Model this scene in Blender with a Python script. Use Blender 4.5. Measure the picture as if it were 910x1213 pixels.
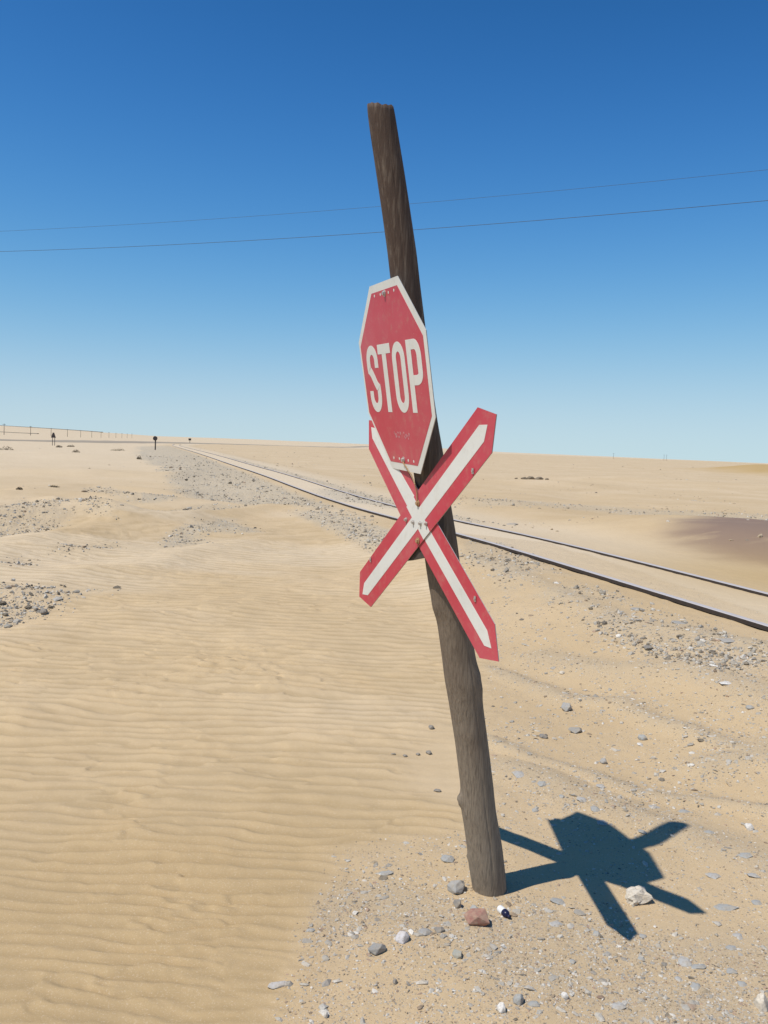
import bpy, bmesh, math, random
import numpy as np
from mathutils import Vector, Matrix, noise as mnoise

for o in list(bpy.data.objects): bpy.data.objects.remove(o)
S = bpy.context.scene
COL = S.collection
R = math.radians

# ------------------------------------------------------------------ camera
F_PX, CAM_H, ROLL, PITCH = 1060.0, 1.6, R(2.35), math.atan(75 * math.cos(R(2.35)) / 1060.0)
rt = Vector((1, 0, 0)); fw = Vector((0, math.cos(PITCH), -math.sin(PITCH))); up = Vector((0, math.sin(PITCH), math.cos(PITCH)))
cr, sr = math.cos(ROLL), math.sin(ROLL)
cx_, cy_ = rt * cr + up * sr, -rt * sr + up * cr
cam_d = bpy.data.cameras.new('camera'); cam = bpy.data.objects.new('camera', cam_d); COL.objects.link(cam)
m = Matrix.Identity(4)
for i in range(3):
    m[i][0] = cx_[i]; m[i][1] = cy_[i]; m[i][2] = -fw[i]
m[2][3] = CAM_H
cam.matrix_world = m
cam_d.sensor_width = 36; cam_d.sensor_fit = 'AUTO'; cam_d.lens = F_PX / 1213 * 36
cam_d.clip_start = 0.05; cam_d.clip_end = 30000
S.camera = cam

def P(x, y, z=0.0):
    """where the sight line through a spot of the photograph meets the level z (used to survey positions)"""
    a2 = x - 455; b2 = 606.5 - y
    a = a2 * cr - b2 * sr; b = a2 * sr + b2 * cr
    d = rt * a + up * b + fw * F_PX
    t = (z - CAM_H) / d.z
    return Vector((d.x * t, d.y * t, z))
def PD(x, y, D):
    """point at ground distance D (along y) on that sight line"""
    a2 = x - 455; b2 = 606.5 - y
    a = a2 * cr - b2 * sr; b = a2 * sr + b2 * cr
    d = rt * a + up * b + fw * F_PX
    t = D / d.y
    return Vector((d.x * t, D, CAM_H + d.z * t))

# ------------------------------------------------------------------ light
SX, SY = 0.526, 0.314                      # shadow offset per metre of height
sun_dir = Vector((-SX, -SY, 1)).normalized()
elev = math.asin(sun_dir.z); azim = math.atan2(sun_dir.x, sun_dir.y)
W = bpy.data.worlds.new('World'); S.world = W; W.use_nodes = True
nt = W.node_tree; nt.nodes.clear()
sky = nt.nodes.new('ShaderNodeTexSky'); sky.sky_type = 'NISHITA'; sky.sun_disc = False
sky.sun_elevation = elev; sky.sun_rotation = azim
sky.altitude = 0; sky.air_density = 0.7; sky.dust_density = 0.0; sky.ozone_density = 6.0
bg = nt.nodes.new('ShaderNodeBackground'); bg.inputs[1].default_value = 0.13
wo = nt.nodes.new('ShaderNodeOutputWorld')
# the deep saturated blue of a dry sky as the camera recorded it: one smooth response curve per channel over the whole sky
sep = nt.nodes.new('ShaderNodeSeparateColor'); com = nt.nodes.new('ShaderNodeCombineColor'); nt.links.new(sky.outputs[0], sep.inputs[0])
def wm(op, a, b=None):
    k = nt.nodes.new('ShaderNodeMath'); k.operation = op
    for i, v in enumerate((a, b)):
        if v is None: continue
        if hasattr(v, 'is_output'): nt.links.new(v, k.inputs[i])
        else: k.inputs[i].default_value = v
    return k.outputs[0]
for i, (A_, g_, B_) in enumerate(((.573, 2.5, .0505), (.803, 2.0, .145), (.813, 3.0, .054))):
    pw = wm('POWER', wm('MULTIPLY', sep.outputs[i], .13), g_)
    nt.links.new(wm('DIVIDE', wm('MULTIPLY', pw, A_ / .13), wm('ADD', pw, B_)), com.inputs[i])
nt.links.new(com.outputs[0], bg.inputs[0]); nt.links.new(bg.outputs[0], wo.inputs[0])
sl = bpy.data.lights.new('sun', 'SUN'); sl.energy = 4.2; sl.angle = R(0.53); sl.color = (1.0, 0.945, 0.86)
so = bpy.data.objects.new('sun', sl); COL.objects.link(so)
so.rotation_euler = (-sun_dir).to_track_quat('-Z', 'Y').to_euler()
S.view_settings.view_transform = 'Standard'; S.view_settings.look = 'None'
S.view_settings.exposure = 0.0; S.view_settings.gamma = 1

# ------------------------------------------------------------------ helpers
def tag(o, label=None, cat=None, group=None, kind=None):
    if label: o['label'] = label
    if cat: o['category'] = cat
    if group: o['group'] = group
    if kind: o['kind'] = kind
    return o
def empty(name, loc):
    o = bpy.data.objects.new(name, None); o.empty_display_size = 0.1; COL.objects.link(o); o.location = loc
    return o
WORG = {}
def wloc(o):
    v = Vector((0, 0, 0))
    while o is not None:
        v += o.location; o = o.parent
    return v
def link(name, me, mat, parent=None, loc=None):
    o = bpy.data.objects.new(name, me); COL.objects.link(o)
    if mat and not me.materials: me.materials.append(mat)
    if parent: o.parent = parent
    if loc is not None: o.location = loc
    return o
def mesh_np(name, V, Fc, smooth=False):
    """fast mesh from arrays; Fc (n,k)"""
    V = np.asarray(V, np.float32); Fc = np.asarray(Fc, np.int32)
    me = bpy.data.meshes.new(name); k = Fc.shape[1]
    me.vertices.add(len(V)); me.vertices.foreach_set('co', V.ravel())
    me.loops.add(Fc.size); me.loops.foreach_set('vertex_index', Fc.ravel())
    me.polygons.add(len(Fc)); me.polygons.foreach_set('loop_start', np.arange(0, Fc.size, k, dtype=np.int32))
    me.polygons.foreach_set('loop_total', np.full(len(Fc), k, np.int32))
    me.polygons.foreach_set('use_smooth', np.full(len(Fc), smooth, bool))
    me.update(calc_edges=True); me.validate()
    return me
def solid(name, bm, mat, parent=None, origin=None, smooth=False):
    """bm is in world coordinates; the object's origin is its parent's (or origin)"""
    org = Vector(origin) if origin is not None else (wloc(parent) if parent else Vector((0, 0, 0)))
    bmesh.ops.translate(bm, vec=-org, verts=bm.verts)
    bmesh.ops.recalc_face_normals(bm, faces=bm.faces)
    for f in bm.faces: f.smooth = smooth
    me = bpy.data.meshes.new(name); bm.to_mesh(me); bm.free()
    o = link(name, me, mat, parent)
    if parent: o.location = org - wloc(parent)
    else: o.location = org
    return o
def bm_box(bm, c, sx, sy, sz, rz=0, mat3=None):
    M = (mat3.to_4x4() if mat3 else Matrix.Rotation(rz, 4, 'Z')); M = Matrix.Translation(c) @ M @ Matrix.Diagonal((sx, sy, sz, 1))
    bmesh.ops.create_cube(bm, size=1, matrix=M)
def bm_cyl(bm, a, b, r1, r2=None, n=10, caps=True):
    a = Vector(a); b = Vector(b); r2 = r1 if r2 is None else r2
    q = (b - a).to_track_quat('Z', 'Y').to_matrix().to_4x4()
    bmesh.ops.create_cone(bm, cap_ends=caps, segments=n, radius1=r1, radius2=r2, depth=(b - a).length, matrix=Matrix.Translation((a + b) / 2) @ q)
def bm_tube(bm, pts, r, n=8):
    pts = [Vector(p) for p in pts]; rings = []
    for i, p in enumerate(pts):
        t = (pts[min(i + 1, len(pts) - 1)] - pts[max(i - 1, 0)]).normalized()
        q = t.to_track_quat('Z', 'Y')
        rr = r[i] if isinstance(r, (list, tuple)) else r
        rings.append([bm.verts.new(p + q @ Vector((rr * math.cos(2 * math.pi * k / n), rr * math.sin(2 * math.pi * k / n), 0))) for k in range(n)])
    for A, B in zip(rings, rings[1:]):
        for k in range(n): bm.faces.new((A[k], A[(k + 1) % n], B[(k + 1) % n], B[k]))
    bm.faces.new(rings[0][::-1]); bm.faces.new(rings[-1])

# ------------------------------------------------------------------ numpy noise
rng = np.random.default_rng(7)
TAB = rng.random((256, 256)).astype(np.float64)
def vnoise(x, y, seed=0):
    x = x + seed * 17.31; y = y + seed * 9.77
    xi = np.floor(x).astype(np.int64); yi = np.floor(y).astype(np.int64)
    fx = x - xi; fy = y - yi
    fx = fx * fx * fx * (fx * (fx * 6 - 15) + 10); fy = fy * fy * fy * (fy * (fy * 6 - 15) + 10)
    a = TAB[xi & 255, yi & 255]; b = TAB[(xi + 1) & 255, yi & 255]; c = TAB[xi & 255, (yi + 1) & 255]; d = TAB[(xi + 1) & 255, (yi + 1) & 255]
    return ((a * (1 - fx) + b * fx) * (1 - fy) + (c * (1 - fx) + d * fx) * fy) * 2 - 1
def fbm(x, y, oct=4, seed=0):
    s = 0; a = 1; t = 0; ca, sa = math.cos(0.6), math.sin(0.6)
    for i in range(oct):
        s = s + a * vnoise(x, y, seed + i * 3); t += a; a *= 0.5
        x, y = (x * ca - y * sa) * 2.03, (x * sa + y * ca) * 2.03
    return s / t
def sstep(a, b, x):
    t = np.clip((x - a) / (b - a), 0, 1); return t * t * (3 - 2 * t)
def poly_in(x, y, poly, soft):
    """1 inside, 0 outside, with a soft edge"""
    n = len(poly); ins = np.zeros(x.shape, bool); dm = np.full(x.shape, 1e9)
    for i in range(n):
        x0, y0 = poly[i]; x1, y1 = poly[(i + 1) % n]
        c = ((y0 > y) != (y1 > y)); 
        with np.errstate(divide='ignore', invalid='ignore'):
            xx = (x1 - x0) * (y - y0) / ((y1 - y0) if y1 != y0 else 1e-12) + x0
        ins ^= c & (x < xx)
        dx, dy = x1 - x0, y1 - y0; t = np.clip(((x - x0) * dx + (y - y0) * dy) / (dx * dx + dy * dy + 1e-12), 0, 1)
        dm = np.minimum(dm, np.hypot(x - x0 - t * dx, y - y0 - t * dy))
    sd = np.where(ins, dm, -dm)
    return sstep(-soft, soft, sd)
def wp(pts, z=0.0): return [tuple(P(a, b, z)[:2]) for a, b in pts]

# ------------------------------------------------------------------ the lie of the land
TN = np.array([1, 0.275]) / math.hypot(1, 0.275)           # across the track
TC = np.array([3.0, 6.83]) @ TN + 0.565                    # track centre offset
def track_d(x, y):
    bend = np.where(y > 120, (np.maximum(y - 120, 0) ** 2) * 0.0006, 0)
    return x * TN[0] + y * TN[1] - TC - bend
RY = np.array([-50, 0, 5, 9, 12, 14, 17, 20, 24, 28, 33, 38, 45, 52, 61, 75, 88, 120, 200, 400, 9000.])
RZ = np.array([.30, .34, .355, .368, .372, .355, .30, .265, .262, .30, .36, .40, .43, .47, .53, .60, .64, .72, .85, .95, .95])
def railz(y):
    h = 1.2
    return (np.interp(y - h, RY, RZ) + 2 * np.interp(y, RY, RZ) + np.interp(y + h, RY, RZ)) / 4

PEB = wp([(300, 1600), (345, 1213), (362, 1110), (402, 1012), (470, 992), (540, 985), (585, 968), (566, 900), (578, 800), (566, 760), (548, 690), (545, 656), (640, 668), (760, 715), (910, 775), (1500, 960), (1500, 1700)])
EDGE = wp([(470, 905), (520, 850), (560, 870), (560, 960), (480, 940)])
SHL = wp([(548, 652), (600, 664), (690, 714), (760, 745), (860, 782), (1000, 830), (1000, 880), (860, 822), (760, 792), (690, 752), (600, 712), (550, 680)], 0.1)
PLEFT = [  # gravel patches on the left: outline, level
    (wp([(0, 606), (40, 598), (75, 605), (85, 618), (60, 632), (20, 642), (-60, 650), (-60, 612)], .05), 1.0),
    (wp([(22, 592), (60, 594), (100, 602), (136, 617), (135, 626), (95, 614), (50, 604)], .05), 1.0),
    (wp([(92, 580), (130, 580), (175, 588), (205, 590), (200, 596), (160, 597), (120, 590)], .05), .9),
    (wp([(190, 650), (205, 635), (240, 624), (275, 619), (305, 628), (298, 636), (255, 636), (240, 645)], .03), .9),
    (wp([(68, 660), (85, 652), (130, 646), (136, 650), (110, 656)], .03), .8),
    (wp([(5, 674), (22, 668), (42, 670), (25, 678)], .03), .6),
    (wp([(-80, 702), (10, 703), (60, 705), (95, 708), (130, 702), (132, 705), (96, 716), (72, 728), (45, 740), (10, 752), (-80, 765)], 0), .55),
    (wp([(160, 606), (250, 598), (300, 600), (260, 610), (190, 616)], .05), .55),
]
PRIGHT = [
    (wp([(560, 592), (640, 596), (760, 603), (910, 610), (1000, 616), (1000, 622), (910, 618), (760, 612), (640, 604), (560, 602)], .2), .5),
    (wp([(380, 580), (430, 583), (500, 600), (500, 606), (430, 596), (380, 586)], .25), .9),
]
mound_c = P(880, 636, .35)
def gauss(x, y, c, rx, ry, a, rot=0):
    dx, dy = x - c[0], y - c[1]
    if rot: dx, dy = dx * math.cos(rot) + dy * math.sin(rot), -dx * math.sin(rot) + dy * math.cos(rot)
    return a * np.exp(-(dx / rx) ** 2 - (dy / ry) ** 2)
BUMPS = [(P(35, 610, .1), 2.3, 1.6, .26, .3), (P(90, 606, .1), 1.8, .7, .16, -.5), (P(150, 588, .1), 2.2, 1.2, .17, -.4), (P(250, 628, .1), 1.2, .55, .13, .5),
         (P(110, 652, .1), .9, .35, .08, .3), (P(20, 672, .1), .8, .4, .07, .3), (P(30, 716, 0), .9, .4, .09, .2), (P(75, 545, .1), 9, 6, .35, .2),
         (P(650, 575, .2), 3.5, 2.0, .22, 0), (P(740, 572, .2), 4, 3, .25, .2), (P(870, 580, .2), 6, 4, .3, 0), (P(690, 588, .2), 1.2, 3.0, -.16, -.4),
         (P(912, 562, .5), 5.2, 7, .95, .1), (P(600, 600, .2), 1.5, 2.5, .06, 0)]
RIDGES = [(wp([(-120, 668), (0, 648), (130, 628), (230, 612), (320, 600), (450, 608)], .1), .75, .15),
          (wp([(-100, 700), (60, 690), (180, 668), (260, 648), (330, 640)], .05), .5, .07),
          (wp([(40, 560), (200, 566), (260, 556)], .1), 1.6, .22), (wp([(0, 585), (90, 575), (180, 580)], .1), .9, .14),
          (wp([(60, 590), (100, 600), (150, 620)], .1), .45, .12), (wp([(-40, 770), (60, 750), (150, 735), (260, 720)], 0), .35, .04),
          (wp([(560, 612), (700, 628), (800, 655), (910, 690)], .3), .35, .05)]
def region(x, y):
    """masks: ripple, pebble, gravel, purple, ochre, pale"""
    wx = x + .07 * fbm(x * 2.2, y * 2.2, 3, 5); wy = y + .07 * fbm(x * 2.2, y * 2.2, 3, 9)
    far = np.hypot(x, y)
    pb = poly_in(wx, wy, PEB, .07)
    d = track_d(x, y)
    left = sstep(-.6, -1.4, d)
    near = sstep(34, 12, y)
    rip = (1 - poly_in(wx, wy, PEB, .16)) * left * near * sstep(70, 30, far)
    rip = rip * (1 - .8 * poly_in(wx, wy, EDGE, .12))
    gr = np.zeros_like(x)
    wl = x + .35 * fbm(x * .9, y * .9, 4, 15); wm = y + .5 * fbm(x * .9, y * .9, 4, 19)
    for pl, a in PLEFT: gr = np.maximum(gr, a * poly_in(wl, wm, pl, .22))
    for pl, a in PRIGHT: gr = np.maximum(gr, a * poly_in(x + .2 * fbm(x, y, 3, 33), wm, pl, .5))
    gr = np.maximum(gr, .42 * poly_in(wx, wy, SHL, .12) * sstep(-.45, .25, fbm(x * 1.3, y * 1.3, 3, 61)))
    # ballast on the left shoulder of the line
    edge = -(1.1 + 3.1 * sstep(17, 27, y) + .8 * fbm(y * .3, x * .3, 3, 3) + sstep(36, 70, y) * 1.5)
    bl = sstep(edge - .3, edge + .5, d) * sstep(-.75, -1.15, d) * sstep(15, 20, y) * (1 - sstep(120, 160, y))
    bl = np.maximum(bl, sstep(-2.2, -1.8, d) * sstep(-1.1, -1.35, d) * sstep(11.5, 13, y) * (1 - sstep(19, 21, y)))
    br = sstep(.72, .8, d) * sstep(1.5, 1.1, d) * sstep(16, 19, y) * (1 - sstep(60, 70, y)) * .7
    gr = np.maximum(gr, np.maximum(bl, br))
    rip = rip * (1 - np.clip(gr * 1.2, 0, 1)) * (1 - sstep(.0, .9, bl))
    pu = poly_in(x + .35 * fbm(x * .9, y * 1.5, 4, 71), y + .6 * fbm(x * .9, y * .9, 4, 77), wp([(822, 619), (870, 614), (1000, 608), (1200, 640), (1000, 664), (910, 662), (840, 652), (802, 638)], .40), .6)
    oc = np.clip(gauss(x, y, P(912, 562, .5), 6.0, 9, 2.2) + gauss(x, y, P(925, 690, .3), 1.6, 2.6, .8), 0, 1)
    return rip, pb, gr, pu, oc
BANDS = [([(560, 792), (590, 801), (622, 815), (671, 833), (731, 843), (773, 868), (829, 889), (910, 925), (1000, 965)], .09, 1.0),
         ([(640, 790), (724, 815), (801, 826), (857, 847), (906, 871), (1000, 905)], .17, .9),
         ([(575, 878), (590, 885), (629, 903), (706, 924), (755, 945), (850, 956), (960, 985)], .07, .9),
         ([(610, 915), (660, 935), (700, 955), (760, 975), (860, 1010), (960, 1040)], .16, .9),
         ([(835, 918), (910, 914), (1000, 920)], .12, 1.0),
         ([(560, 690), (600, 705), (660, 735), (730, 770), (800, 790), (900, 815)], .16, .8),
         ([(600, 1100), (700, 1120), (800, 1140), (920, 1150)], .16, .8), ([(380, 1090), (450, 1075), (560, 1110), (640, 1160), (760, 1200), (900, 1210)], .16, .9)]
BANDW = [(wp(b), w, a) for b, w, a in BANDS]
def bands(x, y):
    s = np.zeros_like(x); xx = x + .05 * fbm(x * 2.5, y * 2.5, 3, 40); yy = y + .08 * fbm(x * 2, y * 2, 3, 44)
    for pl_, w, a in BANDW:
        dm = np.full(x.shape, 1e9)
        for (x0, y0), (x1, y1) in zip(pl_, pl_[1:]):
            dx, dy = x1 - x0, y1 - y0; t = np.clip(((xx - x0) * dx + (yy - y0) * dy) / (dx * dx + dy * dy), 0, 1)
            dm = np.minimum(dm, np.hypot(xx - x0 - t * dx, yy - y0 - t * dy))
        s = np.maximum(s, a * np.exp(-(dm / w) ** 2))
    return s
def ruts(x, y):
    q = x * .62 + y * .78 + .12 * fbm(x * .8, y * .8, 2, 41)      # stripes of tyre tracks on the right
    return q
YG = np.arange(-5, 60, .05)
PHG = np.cumsum(.05 / (.066 + .050 * sstep(2.5, 4.4, YG) + .034 * sstep(4.8, 8.5, YG)))
def ripples(x, y):
    """wind ripples: height above the trough and the 0..1 profile"""
    warp = .09 * fbm(x * 1.1, y * 2.2, 3, 21) + (.020 + .012 * sstep(3, 5, y)) * fbm(x * 5.2, y * 7.5, 3, 23) + .0060 * fbm(x * 17, y * 12, 2, 25) - (.020 * sstep(5.5, 3.0, y) + .006) * np.abs(vnoise(x * 3.6 + .6 * vnoise(x * 5, y * 5, 12), y * 4.6, 13))
    yy = y + warp + .10 * x * (0.3 + .4 * fbm(x * .25, y * .25, 2, 26))
    ph = np.interp(yy, YG, PHG); ph2 = ph * .94 + .5 + .30 * fbm(x * 3.2, y * 2.4, 2, 29)
    def prof(p):
        f = p - np.floor(p); k = .62
        return np.where(f < k, (f / k) ** 1.35, .5 + .5 * np.cos(math.pi * (f - k) / (1 - k)))
    mixr = sstep(-.08, .08, fbm(x * 2.9, y * 5.2, 3, 27))
    r = prof(ph) * mixr + prof(ph2) * (1 - mixr)
    amp = (.0225 * sstep(24, 11, y) - .0095 * sstep(4.4, 2.4, y) - .0055 * sstep(5, 8, y)) * (.55 + .5 * sstep(-.5, .5, fbm(x * .55, y * .8, 3, 31))) * (.6 + .7 * sstep(-.4, .5, fbm(x * 4.5, y * 3.5, 2, 64)))
    return amp * r * (1 - sstep(.15, -.35, fbm(x * 1.3, y * 2.2, 3, 68)) * .35), r
def height(x, y, fine=True):
    d = track_d(x, y); rz = railz(y)
    far = np.hypot(x, y)
    # open ground
    g = .02 * fbm(x * .8, y * .8, 3, 1) * sstep(1.5, 4, far) + .07 * fbm(x * .16, y * .16, 3, 2) * sstep(6, 16, far)
    g = g + .35 * fbm(x * .03, y * .03, 3, 4) * sstep(40, 120, far) * sstep(.0, 60, np.abs(d) + y * 0)
    rise = np.interp(y, [0, 30, 60, 100, 160, 250, 400, 20000], [0, .05, .25, .48, .62, .8, .95, .95])
    rise = rise * (1 - sstep(-20, -70, x) * sstep(260, 100, y) * .9)
    g = g + rise
    g = g + sstep(.8, 3, d) * np.interp(y, [0, 20, 60], [.22, .2, .05])
    for c, rx, ry, a, ro in BUMPS: g = g + gauss(x, y, c, rx, ry, a, ro)
    for pl_, w, a in RIDGES:
        dm = np.full(x.shape, 1e9); sx_ = x + .25 * fbm(x * .7, y * .7, 2, 52)
        for (x0, y0), (x1, y1) in zip(pl_, pl_[1:]):
            dx, dy = x1 - x0, y1 - y0; t = np.clip(((sx_ - x0) * dx + (y - y0) * dy) / (dx * dx + dy * dy), 0, 1)
            dm = np.minimum(dm, np.hypot(sx_ - x0 - t * dx, y - y0 - t * dy))
        g = g + a * np.exp(-(dm / w) ** 1.6)
    # purple sand hump to the right of the line
    c = P(900, 640, .3)
    hx, hy = (x - c[0]) / 3.6, (y - c[1]) / 4.2
    g = g + .36 * np.exp(-np.maximum(0, hx * hx + hy * hy) ** 1.5)
    # far hills: skyline a little above eye level, higher on the left
    az = x / np.maximum(y, 1)
    px = np.interp(az, [-.9, -.43, -.38, -.3, -.255, -.2, -.1, 0, .13, .3, .43, .9], [9, 8.5, 7, 5, 3.6, 4.2, 4.6, 4.2, 1.6, 1.2, 1.0, 1.5])
    dist = sstep(500, 1700, y)
    g = g * (1 - dist) + dist * (1.6 + np.minimum(y, 2600) / 1060 * px + 1.0 * fbm(x * .004, y * .004, 3, 8))
    # railway bed
    inside = np.where(np.abs(d) < .53, rz - .026, np.where(d < 0, rz - .044, rz - .026))
    inside = inside + .004 * fbm(x * 3, y * 3, 3, 50)
    inside = np.where(np.abs(d) > .6, inside - .02 * sstep(.6, 1.3, np.abs(d)), inside)
    wb = 1 - sstep(np.where(d < 0, .95, 1.3), np.where(d < 0, 2.9 + np.interp(y, [0, 20, 60], [0, 0, 2]), 4.0), np.abs(d))
    wb = wb * (1 - sstep(160, 220, y))
    wb = np.where(np.abs(d) < .95, np.maximum(wb, 1 - sstep(160, 220, y)), wb)
    h = g * (1 - wb) + inside * wb
    if not fine: return h
    rip, pb, gr, pu, oc = region(x, y)
    dz, r = ripples(x, y)
    h = h + rip * dz + rip * .016 * fbm(x * 2.0, y * 3.8, 3, 35) + (1 - rip) * .002 * fbm(x * 12, y * 12, 2, 66)
    # pebbly ground: lumpy, with tyre ruts further off
    h = h + pb * (.010 * fbm(x * 3.1, y * 3.1, 4, 37) + .030 * bands(x, y) * sstep(3.3, 4.2, y + x * .3))
    h = h + gr * (.03 * fbm(x * 4, y * 4, 4, 45))
    return h
def hz(x, y):
    return float(height(np.array([float(x)]), np.array([float(y)]))[0])
def on_ground(px, py):
    """surveyed spot on the real surface"""
    z = 0.0
    for _ in range(12):
        p = P(px, py, z); z = .5 * z + .5 * hz(p.x, p.y)
    return Vector((p.x, p.y, hz(p.x, p.y)))

# ------------------------------------------------------------------ materials
def mat(name, rough=.8, metal=0.0):
    M = bpy.data.materials.new(name); M.use_nodes = True
    n = M.node_tree; b = n.nodes['Principled BSDF']
    b.inputs['Roughness'].default_value = rough; b.inputs['Metallic'].default_value = metal
    if 'Specular IOR Level' in b.inputs: b.inputs['Specular IOR Level'].default_value = .3
    return M, n, b
def N(n, t, **kw):
    k = n.nodes.new(t)
    for a, v in kw.items():
        if a in k.inputs: k.inputs[a].default_value = v
        else: setattr(k, a, v)
    return k
def coords(n, scale=(1, 1, 1)):
    t = n.nodes.new('ShaderNodeTexCoord'); mp = n.nodes.new('ShaderNodeMapping'); mp.inputs['Scale'].default_value = scale
    n.links.new(t.outputs['Object'], mp.inputs[0]); return mp.outputs[0]
def noise(n, vec, scale, detail=4, rough=.55):
    k = n.nodes.new('ShaderNodeTexNoise'); k.inputs['Scale'].default_value = scale; k.inputs['Detail'].default_value = detail; k.inputs['Roughness'].default_value = rough
    n.links.new(vec, k.inputs['Vector']); return k.outputs['Fac']
def ramp(n, fac, stops):
    k = n.nodes.new('ShaderNodeValToRGB'); e = k.color_ramp.elements
    while len(e) < len(stops): e.new(.5)
    for s, (p, c) in zip(e, stops):
        s.position = p; s.color = (*c, 1) if len(c) == 3 else c
    n.links.new(fac, k.inputs[0]); return k.outputs[0]
def mix(n, fac, a, b, typ='MIX'):
    k = n.nodes.new('ShaderNodeMix'); k.data_type = 'RGBA'; k.blend_type = typ; k.clamp_factor = True
    for s, v in ((0, fac), (6, a), (7, b)):
        if hasattr(v, 'is_output'): n.links.new(v, k.inputs[s])
        elif s == 0: k.inputs[0].default_value = v
        else: k.inputs[s].default_value = (*v, 1)
    return k.outputs[2]
def mathn(n, op, a, b=None, c=None):
    k = n.nodes.new('ShaderNodeMath'); k.operation = op
    for i, v in enumerate((a, b, c)):
        if v is None: continue
        if hasattr(v, 'is_output'): n.links.new(v, k.inputs[i])
        else: k.inputs[i].default_value = v
    return k.outputs[0]
def bump(n, b, h, strength, dist, prev=None):
    k = n.nodes.new('ShaderNodeBump'); k.inputs['Strength'].default_value = strength; k.inputs['Distance'].default_value = dist
    n.links.new(h, k.inputs['Height'])
    if prev: n.links.new(prev, k.inputs['Normal'])
    n.links.new(k.outputs[0], b.inputs['Normal']); return k.outputs[0]

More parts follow.
